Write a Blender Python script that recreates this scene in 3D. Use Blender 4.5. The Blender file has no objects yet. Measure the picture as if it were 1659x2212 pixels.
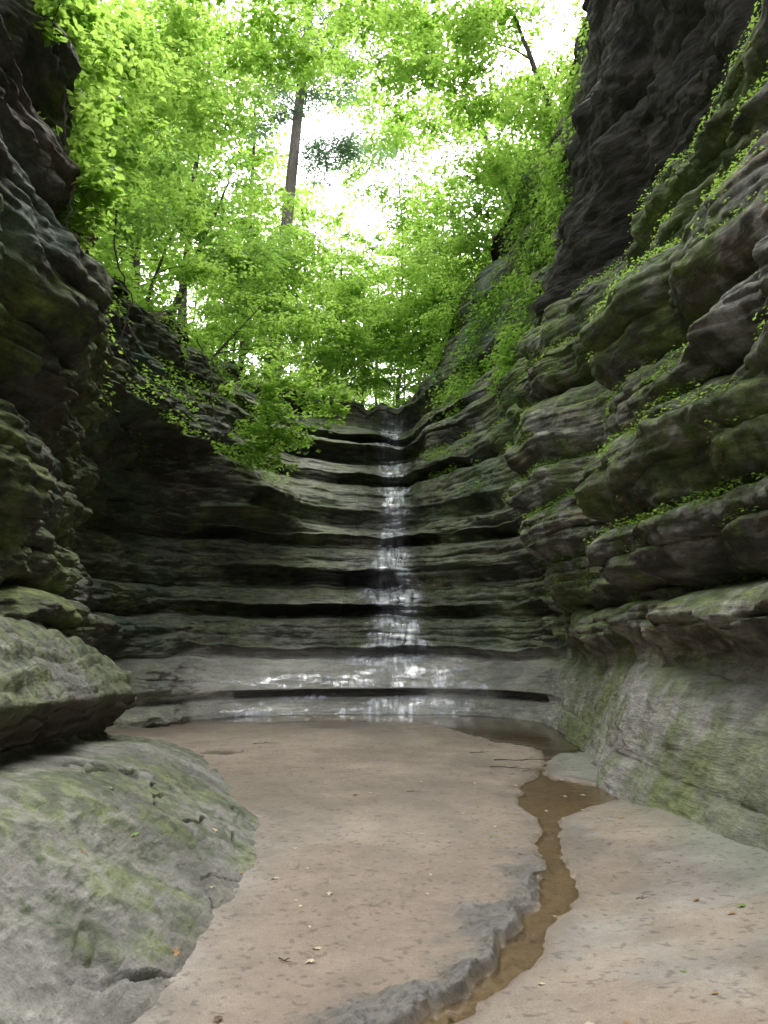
import bpy, math, numpy as np
from mathutils import Vector
rng=np.random.default_rng(7)
f4=np.float32
LAT=(rng.random((64,64,64))*2-1).astype(f4)
def vnoise(x,y,z):
    xi=np.floor(x).astype(np.int64); yi=np.floor(y).astype(np.int64); zi=np.floor(z).astype(np.int64)
    fx=x-xi; fy=y-yi; fz=z-zi
    fx=fx*fx*(3-2*fx); fy=fy*fy*(3-2*fy); fz=fz*fz*(3-2*fz)
    x0=xi&63; x1=(xi+1)&63; y0=yi&63; y1=(yi+1)&63; z0=zi&63; z1=(zi+1)&63
    a=LAT[x0,y0,z0]*(1-fx)+LAT[x1,y0,z0]*fx
    b=LAT[x0,y1,z0]*(1-fx)+LAT[x1,y1,z0]*fx
    c=LAT[x0,y0,z1]*(1-fx)+LAT[x1,y0,z1]*fx
    d=LAT[x0,y1,z1]*(1-fx)+LAT[x1,y1,z1]*fx
    return (a*(1-fy)+b*fy)*(1-fz)+(c*(1-fy)+d*fy)*fz
def fbm(x,y,z,s,o=4,g=.5,sz=None):
    if sz is None: sz=s
    r=0; a=1; t=0
    for i in range(o):
        r=r+a*vnoise(x*s+i*17.3,y*s+i*5.1,z*sz+i*9.7); t+=a; a*=g; s*=2.03; sz*=2.03
    return r/t
def sstep(a,b,x):
    t=np.clip((x-a)/(b-a),0,1); return t*t*(3-2*t)
def mix(a,b,f):
    return a*(1-f[...,None])+b*f[...,None]
scene=bpy.context.scene
COL=scene.collection
def link(o): COL.objects.link(o); return o
def build_mesh(name,V,F,smooth=True,col=None,smo=None):
    me=bpy.data.meshes.new(name)
    V=np.ascontiguousarray(V,dtype=f4).reshape(-1,3); F=np.ascontiguousarray(F,dtype=np.int32)
    k=F.shape[1]
    me.vertices.add(len(V)); me.vertices.foreach_set('co',V.ravel())
    me.loops.add(F.size); me.loops.foreach_set('vertex_index',F.ravel())
    me.polygons.add(len(F)); me.polygons.foreach_set('loop_start',np.arange(0,F.size,k,dtype=np.int32))
    me.polygons.foreach_set('use_smooth',np.full(len(F),smooth,dtype=bool))
    me.update(calc_edges=True)
    if col is not None:
        c=me.color_attributes.new('Col','FLOAT_COLOR','POINT')
        c.data.foreach_set('color',np.ascontiguousarray(col,dtype=f4).ravel())
    if smo is not None:
        c=me.attributes.new('Smo','FLOAT','POINT')
        c.data.foreach_set('value',np.ascontiguousarray(smo,dtype=f4).ravel())
    return me
def grid_faces(T,R,mask=None):
    i=np.arange(T-1)[:,None]; j=np.arange(R-1)[None,:]
    a=i*R+j
    F=np.stack([a,a+1,a+R+1,a+R],-1)
    if mask is not None: return F[mask]
    return F.reshape(-1,4)
def grid_normals(P):
    du=np.gradient(P,axis=0); dv=np.gradient(P,axis=1)
    n=np.cross(dv,du); n/= (np.linalg.norm(n,axis=-1,keepdims=True)+1e-9)
    return n
def put(name,me,mat,label=None,cat=None,kind=None,parent=None,group=None):
    o=bpy.data.objects.new(name,me); link(o)
    if mat is not None and me is not None and len(me.materials)==0: me.materials.append(mat)
    if label: o["label"]=label
    if cat: o["category"]=cat
    if kind: o["kind"]=kind
    if group: o["group"]=group
    if parent: o.parent=parent
    return o

# ---------------------------------------------------------------- materials
def newmat(n):
    m=bpy.data.materials.new(n); m.use_nodes=True
    nt=m.node_tree; nt.nodes.clear()
    out=nt.nodes.new('ShaderNodeOutputMaterial')
    return m,nt,out
def N(nt,t,**k):
    n=nt.nodes.new(t)
    for a,b in k.items():
        if a in n.inputs: n.inputs[a].default_value=b
        else: setattr(n,a,b)
    return n
def noise_node(nt,vec,scale,detail=6,rough=.6):
    n=nt.nodes.new('ShaderNodeTexNoise'); n.inputs['Scale'].default_value=scale
    n.inputs['Detail'].default_value=detail; n.inputs['Roughness'].default_value=rough
    nt.links.new(vec,n.inputs['Vector']); return n
def mapping(nt,scale):
    tc=nt.nodes.new('ShaderNodeTexCoord'); mp=nt.nodes.new('ShaderNodeMapping')
    mp.inputs['Scale'].default_value=scale
    nt.links.new(tc.outputs['Object'],mp.inputs['Vector']); return mp.outputs['Vector']
def ramp(nt,fac,stops):
    r=nt.nodes.new('ShaderNodeValToRGB'); e=r.color_ramp.elements
    e[0].position=stops[0][0]; e[0].color=stops[0][1]; e[1].position=stops[1][0]; e[1].color=stops[1][1]
    for p,c in stops[2:]:
        x=e.new(p); x.color=c
    nt.links.new(fac,r.inputs['Fac']); return r.outputs['Color']
def g(v): return (v,v,v,1)
def rock_material(name,bump=1.0,strat=(1.2,1.2,7.0),fine=1.0,lo=.45,hi=1.5,c2=(.62,1.35),c3=(.75,1.25)):
    m,nt,out=newmat(name); L=nt.links
    b=nt.nodes.new('ShaderNodeBsdfPrincipled'); L.new(b.outputs[0],out.inputs[0])
    at=nt.nodes.new('ShaderNodeAttribute'); at.attribute_name='Col'
    sm=nt.nodes.new('ShaderNodeAttribute'); sm.attribute_name='Smo'
    inv=N(nt,'ShaderNodeMath',operation='MULTIPLY_ADD'); inv.inputs[1].default_value=-.72; inv.inputs[2].default_value=1.0
    L.new(sm.outputs['Fac'],inv.inputs[0])
    v1=mapping(nt,strat); v2=mapping(nt,(1,1,1))
    n1=noise_node(nt,v1,2.2,9,.68); n2=noise_node(nt,v2,14,8,.7); n3=noise_node(nt,v2,70*fine,4,.7)
    r1=ramp(nt,n1.outputs['Fac'],[(.3,g(lo)),(.7,g(hi))])
    r2=ramp(nt,n2.outputs['Fac'],[(.3,g(c2[0])),(.7,g(c2[1]))])
    r3=ramp(nt,n3.outputs['Fac'],[(.3,g(c3[0])),(.7,g(c3[1]))])
    cur=at.outputs['Color']
    for r in (r1,r2,r3):
        mm=nt.nodes.new('ShaderNodeMix'); mm.data_type='RGBA'; mm.blend_type='MULTIPLY'
        L.new(inv.outputs[0],mm.inputs['Factor'])
        L.new(cur,mm.inputs['A']); L.new(r,mm.inputs['B']); cur=mm.outputs['Result']
    L.new(cur,b.inputs['Base Color'])
    mr=nt.nodes.new('ShaderNodeMapRange'); mr.inputs['To Min'].default_value=.85; mr.inputs['To Max'].default_value=.16
    L.new(at.outputs['Alpha'],mr.inputs['Value']); L.new(mr.outputs[0],b.inputs['Roughness'])
    b.inputs['Specular IOR Level'].default_value=.45
    prev=None
    for n_,s_,d_ in ((n1,.9,.12),(n2,.8,.03),(n3,.6,.006)):
        bp=nt.nodes.new('ShaderNodeBump'); bp.inputs['Distance'].default_value=d_
        ms=N(nt,'ShaderNodeMath',operation='MULTIPLY'); ms.inputs[1].default_value=s_*bump; L.new(inv.outputs[0],ms.inputs[0]); L.new(ms.outputs[0],bp.inputs['Strength'])
        L.new(n_.outputs['Fac'],bp.inputs['Height'])
        if prev: L.new(prev.outputs[0],bp.inputs['Normal'])
        prev=bp
    L.new(prev.outputs[0],b.inputs['Normal'])
    return m
M_rock=rock_material('sandstone')
M_slab=rock_material('smooth_sandstone',.75,(1.6,1.0,3.0),1,.62,1.32,(.70,1.28))
M_sand=rock_material('wet_sand',.36,(1,1,1),1.8,.80,1.2,(.88,1.12),(.72,1.25))
M_soil=rock_material('forest_soil',1.0,(1,1,1))

def leaf_material(name,c1,c2,trans=.5,tc=(.35,.6,.05,1)):
    m,nt,out=newmat(name); L=nt.links
    ge=nt.nodes.new('ShaderNodeNewGeometry')
    v=mapping(nt,(1,1,1)); n=noise_node(nt,v,.8,3,.5)
    ad=N(nt,'ShaderNodeMath',operation='MULTIPLY_ADD'); ad.inputs[1].default_value=.6; ad.inputs[2].default_value=-.05
    L.new(ge.outputs['Random Per Island'],ad.inputs[0])
    a2=N(nt,'ShaderNodeMath',operation='ADD'); L.new(ad.outputs[0],a2.inputs[0])
    m3=N(nt,'ShaderNodeMath',operation='MULTIPLY'); m3.inputs[1].default_value=.5
    L.new(n.outputs['Fac'],m3.inputs[0]); L.new(m3.outputs[0],a2.inputs[1])
    col=ramp(nt,a2.outputs[0],[(.1,c1),(.9,c2)])
    d=nt.nodes.new('ShaderNodeBsdfPrincipled'); d.inputs['Roughness'].default_value=.5; d.inputs['Specular IOR Level'].default_value=.3
    L.new(col,d.inputs['Base Color'])
    t=nt.nodes.new('ShaderNodeBsdfTranslucent')
    mm=nt.nodes.new('ShaderNodeMix'); mm.data_type='RGBA'; mm.blend_type='MIX'; mm.inputs['Factor'].default_value=.75
    L.new(col,mm.inputs['A']); mm.inputs['B'].default_value=tc
    L.new(mm.outputs['Result'],t.inputs['Color'])
    s=nt.nodes.new('ShaderNodeMixShader'); s.inputs[0].default_value=trans
    L.new(d.outputs[0],s.inputs[1]); L.new(t.outputs[0],s.inputs[2]); L.new(s.outputs[0],out.inputs[0])
    return m
M_leaf=leaf_material('maple_leaf',(.06,.12,.022,1),(.15,.27,.05,1),.57,(.34,.57,.10,1))
M_leafb=leaf_material('bright_leaf',(.10,.19,.03,1),(.21,.35,.065,1),.62,(.50,.75,.13,1))
M_pine=leaf_material('pine_needle',(.07,.13,.07,1),(.15,.23,.13,1),.5,(.32,.50,.28,1))
def bark_material(name,c):
    m,nt,out=newmat(name); L=nt.links
    b=nt.nodes.new('ShaderNodeBsdfPrincipled'); L.new(b.outputs[0],out.inputs[0]); b.inputs['Roughness'].default_value=.9
    v=mapping(nt,(6,6,1.2)); n=noise_node(nt,v,2.5,6,.7)
    L.new(ramp(nt,n.outputs['Fac'],[(.3,(c[0]*.4,c[1]*.4,c[2]*.4,1)),(.7,(c[0]*1.4,c[1]*1.4,c[2]*1.4,1))]),b.inputs['Base Color'])
    bp=nt.nodes.new('ShaderNodeBump'); bp.inputs['Distance'].default_value=.05; L.new(n.outputs['Fac'],bp.inputs['Height']); L.new(bp.outputs[0],b.inputs['Normal'])
    return m
M_bark=bark_material('bark',(.09,.075,.06)); M_barkp=bark_material('pine_bark',(.22,.18,.165))
def water_material():
    m,nt,out=newmat('shallow_water'); L=nt.links
    v=mapping(nt,(1,1,1)); n=noise_node(nt,v,6,3,.5)
    bp=nt.nodes.new('ShaderNodeBump'); bp.inputs['Distance'].default_value=.012; bp.inputs['Strength'].default_value=.35
    L.new(n.outputs['Fac'],bp.inputs['Height'])
    gl=nt.nodes.new('ShaderNodeBsdfGlossy'); gl.inputs['Roughness'].default_value=.03; L.new(bp.outputs[0],gl.inputs['Normal'])
    tr=nt.nodes.new('ShaderNodeBsdfTransparent'); tr.inputs['Color'].default_value=(.88,.83,.72,1)
    fr=nt.nodes.new('ShaderNodeFresnel'); fr.inputs['IOR'].default_value=1.8; L.new(bp.outputs[0],fr.inputs['Normal'])
    s=nt.nodes.new('ShaderNodeMixShader'); L.new(fr.outputs[0],s.inputs[0]); L.new(tr.outputs[0],s.inputs[1]); L.new(gl.outputs[0],s.inputs[2])
    L.new(s.outputs[0],out.inputs[0]); return m
M_water=water_material()
def fall_material():
    m,nt,out=newmat('falling_water'); L=nt.links
    v=mapping(nt,(6,1.5,1.0)); n=noise_node(nt,v,1.3,4,.55)
    v2=mapping(nt,(1.2,1.2,3)); n2=noise_node(nt,v2,1.6,3,.5)
    at=nt.nodes.new('ShaderNodeAttribute'); at.attribute_name='Col'
    r=ramp(nt,n.outputs['Fac'],[(.34,g(.12)),(.62,g(.92))])
    r2=ramp(nt,n2.outputs['Fac'],[(.35,g(.35)),(.58,g(1))])
    a=N(nt,'ShaderNodeMath',operation='MULTIPLY'); L.new(r,a.inputs[0]); L.new(r2,a.inputs[1])
    a2=N(nt,'ShaderNodeMath',operation='MULTIPLY'); L.new(a.outputs[0],a2.inputs[0]); L.new(at.outputs['Fac'],a2.inputs[1])
    b=nt.nodes.new('ShaderNodeBsdfPrincipled'); b.inputs['Base Color'].default_value=(.80,.80,.88,1); b.inputs['Roughness'].default_value=.2; b.inputs['Specular IOR Level'].default_value=.9  # white-lilac base carries the sky glint on the water as colour
    t=nt.nodes.new('ShaderNodeBsdfTransparent')
    s=nt.nodes.new('ShaderNodeMixShader'); L.new(a2.outputs[0],s.inputs[0]); L.new(t.outputs[0],s.inputs[1]); L.new(b.outputs[0],s.inputs[2])
    L.new(s.outputs[0],out.inputs[0]); return m
M_fall=fall_material()

# ---------------------------------------------------------------- canyon walls: knots (z,x,y)
COLS=[
 [(0,-3.2,-12),(4,-3.6,-12),(12,-4.5,-12)],
 [(0,-3.4,2),(2,-3.6,2),(5,-3.6,2),(12,-4.6,2)],
 [(0,-3.8,6.3),(2,-4.0,6.3),(3.3,-3.9,6.3),(4,-4.15,6.3),(5,-3.75,6.3),(7,-3.9,6.3),(9.5,-4.6,6.3),(12,-5,6.3)],
 [(0,-3.9,8.5),(2,-4.1,8.5),(3,-3.85,8.5),(3.9,-4.4,8.5),(5,-3.8,8.5),(6.4,-3.95,8.5),(7.6,-4.1,8.5),(9.5,-4.6,8.5),(12,-5.2,8.5)],
 [(0,-4.4,10.8),(2,-4.6,10.8),(4,-5.2,10.8),(5,-4.7,10.8),(6,-4.6,10.8),(7.5,-4.9,10.8),(9.5,-5.5,10.8),(12,-6.0,10.8)],
 [(0,-5.1,13.7),(1.6,-5.5,14),(3,-6.1,14),(5,-6.,14),(5.9,-5.2,14),(7,-5.8,14.1),(8.5,-6.1,14.2),(10,-6.7,14.2)],
 [(0,-4.9,15.2),(.55,-5.2,15.9),(1.5,-6.0,17.3),(2.6,-6.3,17.9),(4,-7.0,18.5),(5.3,-6.4,18.3),(6,-4.8,17.2),(7,-5.4,18.1),(8.5,-5.7,18.7),(10,-6.0,18.6)],
 [(0,-3.4,17.3),(.55,-3.5,17.8),(1.5,-3.8,19.2),(1.6,-3.9,19.6),(2.6,-4.0,20.2),(3.7,-4.2,20.7),(4.7,-4.1,20.7),(5.6,-3.2,19.6),(7,-3.9,21.2),(8.3,-4.2,22.2),(9.3,-4.8,22.6),(11,-5.6,22.8)],
 [(0,-1.6,18.0),(.55,-1.6,18.5),(1.5,-1.7,20.0),(1.6,-1.7,20.3),(2.6,-1.8,20.9),(3.7,-1.9,21.4),(4.7,-2,21.9),(5.6,-2.1,22.3),(8.3,-2.9,24.0),(9.2,-3.1,25.4),(10.8,-3.1,27.0),(13,-4.3,27.0)],
 [(0,.25,18.2),(.55,.25,18.7),(1.5,.25,20.2),(1.6,.25,20.6),(2.6,.25,21.4),(3.7,.25,22.2),(4.7,.26,22.9),(5.6,.28,23.8),(8.3,.3,26.2),(9,.3,27.4),(10.8,.35,29.6),(13,.4,31)],
 [(0,2.0,17.9),(.55,2,18.4),(1.5,1.95,19.8),(1.6,1.95,20.2),(2.6,1.9,20.8),(3.7,1.85,21.3),(4.7,1.8,21.8),(5.6,1.7,22.2),(8.3,1.5,23.9),(9,1.4,25.2),(10.8,1.45,27.2),(13,2.0,27.4),(17,2.8,27.5)],
 [(0,3.1,16.5),(.55,3.25,17.0),(1.5,3.6,18.5),(1.6,3.65,18.8),(3.7,3.5,19.4),(5.6,2.9,20.1),(7,2.8,21),(8.9,2.45,22.4),(10.8,2.5,24.2),(13,3.1,24.6),(17,3.9,25)],
 [(0,3.2,15.0),(1.5,4.0,16.5),(3.7,3.7,17.3),(5.6,3.7,17.9),(7,3.7,18.3),(8.4,3.8,18.8),(9.5,4.6,19.5),(11,4.7,20),(13,4.8,20.5),(17,5.6,20.5)],
 [(0,2.95,12.6),(1.5,3.7,14),(2.5,3.6,14.5),(3.2,3.0,15),(5,3.05,15.2),(6,3.45,15.5),(7,3.6,16),(8.3,3.85,16.8),(8.8,4.5,17.4),(10,4.3,17.5),(12.5,4.4,17),(16,5.1,16.2),(18,5.6,16)],
 [(0,2.7,10.3),(1.5,3.55,11.3),(2.5,3.9,12),(3.5,4.1,12.5),(5,4.15,12.8),(6.5,4.3,13),(8.3,4.5,13),(8.7,5.8,13.5),(10,6.0,13.5),(13,5.0,13.3),(17,3.8,13)],
 [(0,2.5,8.4),(1,3.05,9),(1.9,3.7,9.5),(2.5,3.1,9.8),(4.3,3.15,10),(5.5,3.4,10.2),(6.5,4.0,10.4),(8.1,4.55,10.6),(8.6,6.0,11),(10,6.3,11),(13,5.0,11),(17,3.2,11)],
 [(0,2.45,6.5),(1,3.05,6.7),(2,3.85,7),(2.6,3.7,7),(4.3,3.75,7),(5.5,4.0,7.2),(7,4.3,7.5),(8.6,5.0,8),(9.2,6.2,8),(11,6.3,8),(14,5.0,8),(17,3.2,8)],
 [(0,2.6,3.5),(1,3.2,3.5),(2,3.8,3.5),(4,3.7,3.5),(7,4.4,3.5),(9,5.2,3.5),(12,6,3.5),(17,4.5,3.5)],
 [(0,3,-12),(2,3.9,-12),(17,5,-12)],
]
RIM=[12,12,12,10.6,9.9,9.8,10.1,10.2,10.9,10.85,11.6,14.0,16.5,18,18,18,18,18,18]
ODIR=[(-1,0),(-1,0),(-1,0),(-1,.05),(-1,.1),(-1,.2),(-.9,.4),(-.7,.7),(-.4,.9),(0,1),(.4,.9),(.8,.6),(1,.2),(1,.1),(1,0),(1,0),(1,0),(1,0),(1,0)]
RISE=[.5,.5,.5,.55,.6,.6,.55,.5,.3,.07,.4,.6,.5,.4,.4,.4,.4,.4,.4]
PRIM=[-.4,.36,1.28,2.25,3.05,4.3,5.05,6.65,7.6,8.75,9.95,12.4,14.3,16.4,18.0]
LIPS=[-.1,.55,1.55,2.6,3.6,4.65,5.65,7.0,8.3,9.05,10.85,12.9,14.9,17.0,18.0]
SUB=[1,2,2,2,3,2,3,3,2,2,3,3,3,3]
NBP=len(PRIM)-1
zs=[];fp=[];pb=[];fsb=[];sb=[];fl_=[]
for b in range(NBP):
    n=58 if PRIM[b]<10 else 40
    f=np.arange(n)/n
    zs.append(PRIM[b]+(PRIM[b+1]-PRIM[b])*f); fp.append(f); pb.append(np.full(n,b))
    q=f**1.15*SUB[b]; sb.append(b*5+np.floor(q)); fsb.append(q-np.floor(q))
    fl_.append(np.full(n,(LIPS[b]-PRIM[b])/(PRIM[b+1]-PRIM[b])))
zs=np.concatenate(zs+[[18.0]]); fp=np.concatenate(fp+[[0.0]]); pb=np.concatenate(pb+[[NBP-1]])
fsb=np.concatenate(fsb+[[0.0]]); sb=np.concatenate(sb+[[NBP*5]]); fl_=np.concatenate(fl_+[[.3]])
R=len(zs)
bz0=np.array(PRIM)[pb]; bz1=np.array(PRIM)[pb+1]
l0=np.array(LIPS)[pb]; l1=np.array(LIPS)[pb+1]
ga=np.clip((fp-fl_)/(1-fl_),0,1)
zev_side=bz0+(bz1-bz0)*(.2*fp+.8*fp**6)
zev_back=l0+(l1-l0)*(.75*ga+.25*ga**3)
NC=len(COLS)
def cxy(zq):
    out=np.zeros((NC,len(zq),2))
    for i,c in enumerate(COLS):
        c=np.array(c)
        out[i,:,0]=np.interp(zq,c[:,0],c[:,1]); out[i,:,1]=np.interp(zq,c[:,0],c[:,2])
    return out
A_=cxy(zs); B_=cxy(zev_side); D_=cxy(zev_back)
def catmull(C,t):
    i=np.clip(np.floor(t).astype(int),0,C.shape[0]-2); u=t-i
    p0=C[np.clip(i-1,0,None)];p1=C[i];p2=C[i+1];p3=C[np.clip(i+2,None,C.shape[0]-1)]
    sh=(-1,)+(1,)*(C.ndim-1); u=u.reshape(sh)
    return .5*((2*p1)+(-p0+p2)*u+(2*p0-5*p1+4*p2-p3)*u*u+(-p0+3*p1-3*p2+p3)*u**3)
tt=np.linspace(0,NC-1,6000)
mid=catmull(A_,tt)[:,np.argmin(abs(zs-3.5))]
ds=np.linalg.norm(np.diff(mid,axis=0),axis=1)
mp=.5*(mid[1:]+mid[:-1]); dist=np.clip(np.hypot(mp[:,0],mp[:,1]),5,None)
w=ds/dist*np.where(mp[:,1]<2.5,.1,1.0)+1e-5
cw=np.concatenate([[0],np.cumsum(w)]); T=1200
t=np.interp(np.linspace(0,cw[-1],T),cw,tt)
PA=catmull(A_,t); PB=catmull(B_,t); PD=catmull(D_,t)
TT=np.broadcast_to(t[:,None],(T,R)); Zp=np.broadcast_to(zs[None,:],(T,R)).copy()
rim=catmull(np.array(RIM,float)[:,None],t)[:,0]
rim=rim+.3*vnoise(t*6,t*0+3,t*0)
back=sstep(6.2,7.1,TT)*(1-sstep(10.7,12.0,TT))
rightw=sstep(11,12,TT); leftw=1-sstep(6.2,7.4,TT)
apron=1-sstep(1.3,1.9,Zp)
lowall=1-sstep(1.1,1.3,Zp)
apron=apron*np.clip(sstep(10.8,12,TT)+(1-sstep(5.4,6.4,TT)),0,1)
cave=sstep(8.6,9.1,Zp)*sstep(12.6,13.0,TT)
smooth=np.clip(apron*.9+cave*.3+lowall*back*.6,0,1)
stepamt=(1-np.clip(apron+.9*cave,0,1))*.95
PS=PB*(1-back[...,None])+PD*back[...,None]
P2=PA*(1-stepamt[...,None])+PS*stepamt[...,None]
tg=np.gradient(PA,axis=0); tg/= (np.linalg.norm(tg,axis=-1,keepdims=True)+1e-9)
nrm=np.stack([tg[...,1],-tg[...,0]],-1)
X=P2[...,0];Y=P2[...,1]
warp=(.30*fbm(X,Y,Zp,.3,3)+.10*fbm(X,Y,Zp,1.3,3))*sstep(.2,1.8,Zp)
Z=Zp+warp*(1+.25*rightw)
f1=np.broadcast_to(fp[None,:],(T,R)); b1=np.broadcast_to(pb[None,:],(T,R)).astype(float); fL=np.broadcast_to(fl_[None,:],(T,R))
f2=np.broadcast_to(fsb[None,:],(T,R)); b2=np.broadcast_to(sb[None,:],(T,R)).astype(float)
a1=np.clip(.75+.9*vnoise(b1*5.7+.3,TT*1.9,b1*2.2)+.4*vnoise(b1*2.7,TT*5.1,b1*4.4),.1,1.4)
pill=((4*np.clip(f1**1.3*(1-f1**1.3),0,1))**.5-.45)*a1*(.42+.22*rightw)
lipn=np.clip(.68+1.25*vnoise(b1*3.1,TT*1.5,b1)+.6*fbm(X,Y,b1,1.3,4,.6),.08,1.35)
lipn=np.where(b1==2,np.clip(lipn,.4,1.0),lipn); lipn=np.where(b1==1,np.clip(lipn-.25,.1,.7),lipn)
uc=np.where(f1<fL, -np.clip(1-(f1/fL)**2.2,0,1)**.8*np.clip(f1/fL*5,.25,1)*.54, 0)
rnd=np.where(f1>=fL, .10*np.exp(-(f1-fL)/.14), .10*np.clip(f1/fL,0,1)**2)
lip=uc*lipn+rnd*lipn
d1=pill*(1-back)*(1-smooth)+lip*back
a2=.02+.18*np.clip(vnoise(b2*7.31+.5,b2*3.7+.2,TT*2.2)+.35,0,1)
d2=((4*np.clip(f2**1.25*(1-f2**1.25),0,1))**.5-.4)*a2*(1-.2*back)
zl=Z*6.5+1.0*fbm(X,Y,Z,.6,2)
fl=zl-np.floor(zl)
lam=.05*(4*fl*(1-fl))**.6*np.clip(.5+1.3*vnoise(X*.7,Y*.7,np.floor(zl)*3.3),0,1)
big=.44*fbm(X,Y,Z,.33,3,sz=.3)+.17*fbm(X,Y,Z,1.2,4,sz=1.6)
fine=.05*fbm(X,Y,Z,5,4,sz=9)
jn=vnoise(X*1.1+b2*3.7,Y*1.1,b2*5.3)*2.5; jf=jn-np.floor(jn); jo=.13*(np.floor(jn)+sstep(.75,1,jf))/2.5
centre=np.exp(-((TT-9)/.7)**2)
dd=d1+(d2*(1-.4*centre)+lam+jo*(1+.5*rightw)*(1-.8*back))*(1-smooth)+big*(1-.5*apron+.5*cave)*(1-.4*centre)*(1-.5*lowall*back)+fine*(1+.6*cave)*(1-.3*lowall)
crag=fbm(X,Y,Z,.75,5); dd=dd+cave*(.5*np.abs(crag)-.1)
rg=1-2.2*np.abs(fbm(X,Y,Z,.9,5,.5,sz=2.2)); dd=dd+leftw*(1-apron)*(.16+.14*sstep(3.8,4.8,TT))*(rg-.5)
X=X+nrm[...,0]*dd; Y=Y+nrm[...,1]*dd
over=Zp>rim[:,None]
jr=np.argmax(over,axis=1); jr=np.where(over.any(axis=1),jr,R-1)
ar=np.arange(T)
rx=X[ar,jr].copy(); ry=Y[ar,jr].copy(); rz=Z[ar,jr].copy()
X=np.where(over,rx[:,None],X);Y=np.where(over,ry[:,None],Y);Z=np.where(over,rz[:,None],Z)
P=np.stack([X,Y,Z],-1)
Nn=grid_normals(P)
sg=np.sign((Nn[...,:2]*nrm).sum(-1).mean()); Nn=Nn*sg
nz=Nn[...,2]
# ---- colour
n1=fbm(X,Y,Z,.5,4,sz=1.5); n2=fbm(X,Y,Z,2.2,4,sz=6); n3=fbm(X+40,Y,Z,.45,4); drip=fbm(X,Y,Z,5,3,sz=.7)
base=mix(np.array([.12,.113,.09]),np.array([.36,.34,.285]),sstep(-.35,.4,n1*.6+n2*.7))
bedt=vnoise(b2*3.1,b2*1.7,TT*.5)
base*= (1+.3*bedt)[...,None]
base=mix(base,np.array([.28,.19,.11]),.5*sstep(.12,.45,fbm(X,Y+30,Z,.8,3,sz=3)))
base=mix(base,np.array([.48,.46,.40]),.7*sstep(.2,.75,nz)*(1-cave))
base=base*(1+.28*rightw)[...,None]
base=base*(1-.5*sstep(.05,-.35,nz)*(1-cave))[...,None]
low=(1-sstep(1.3,1.6,Z))
base=mix(base,np.array([.44,.41,.375])[None,None]*(1+.5*np.clip(n1+.5*n2,-1,1))[...,None],low*.88)
lichen=sstep(.1,.4,fbm(X,Y,Z+50,3,4))*rightw
base=mix(base,np.array([.52,.49,.46]),lichen*.55*(1-cave))
base=mix(base,np.array([.05,.045,.035]),.38*sstep(.1,.5,drip)*(1-.7*low)*(1-.5*cave))
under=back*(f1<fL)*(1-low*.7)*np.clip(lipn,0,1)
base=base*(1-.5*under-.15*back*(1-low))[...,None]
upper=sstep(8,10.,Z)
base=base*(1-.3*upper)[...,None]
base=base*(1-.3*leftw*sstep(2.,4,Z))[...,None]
moss=sstep(-.08,.28,n3+.35*drip+.45*np.clip(nz,0,1)+.02)
leftm=1-sstep(3.6,5,TT)
mossamt=moss*np.clip(.45+.42*rightw+.45*leftm,0,.9)*(1-.9*cave)*(1-.3*leftw*sstep(5,7,Z))*(1-.6*low*back)
base=mix(base,mix(np.array([.085,.115,.032]),np.array([.205,.265,.065]),sstep(-.3,.4,n2)),mossamt*(1-.35*low))
lowmoss=low*rightw*sstep(-.02,.28,fbm(X+11,Y+4,Z,.9,4)+.4*drip)
base=mix(base,np.array([.20,.24,.085]),lowmoss*.7)
tealz=sstep(.1,.4,fbm(X+9,Y+9,Z,.5,3))*(1-sstep(6,7,TT)+sstep(9.6,10.2,TT)*(1-sstep(11.5,12.5,TT)))
base=mix(base,np.array([.12,.18,.13]),tealz*.55*(1-under)*(1-low))
base=mix(base,np.array([.022,.0165,.011])[None,None]*(1+.9*np.clip(n2,-1,1)+.5*bedt)[...,None],cave*.95)  # shade of the overhang put into the colour: cave face near-black
wet=np.exp(-((X-.3)/(.8+.10*np.clip(10-Z,0,10)))**2)*sstep(6.6,7.4,TT)*(1-sstep(10.4,11.4,TT))
base=base*(1-.5*wet*(1-.5*low))[...,None]
wetl=sstep(-.3,.25,fbm(X,Y,Z,.8,3))
wet2=np.clip(wet+.95*wetl*(TT>5.4)*(TT<11.4)*low,0,1)
base=base*(1-.3*wetl*low*back)[...,None]
alpha=np.clip(wet2*.92+.1+.35*back,0,1)
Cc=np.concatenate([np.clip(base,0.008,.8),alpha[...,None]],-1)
Sm=np.clip(low*(rightw*.45+back*.6+.3*leftw),0,1)
keep=~(over[:-1,:-1]&over[1:,1:])
def wall_piece(name,lo,hi,label):
    i0=np.searchsorted(t,lo); i1=min(T-1,np.searchsorted(t,hi))
    Pq=P[i0:i1+1]; F=grid_faces(i1-i0+1,R,keep[i0:i1])
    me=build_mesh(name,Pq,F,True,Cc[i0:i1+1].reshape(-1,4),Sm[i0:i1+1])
    return put(name,me,M_rock,label,'rock wall','structure')
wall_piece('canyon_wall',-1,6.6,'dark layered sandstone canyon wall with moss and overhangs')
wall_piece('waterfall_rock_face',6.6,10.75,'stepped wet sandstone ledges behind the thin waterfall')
wall_piece('canyon_wall.001',10.75,NC,'tall mossy sandstone canyon wall with dark overhanging cave face')

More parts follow.
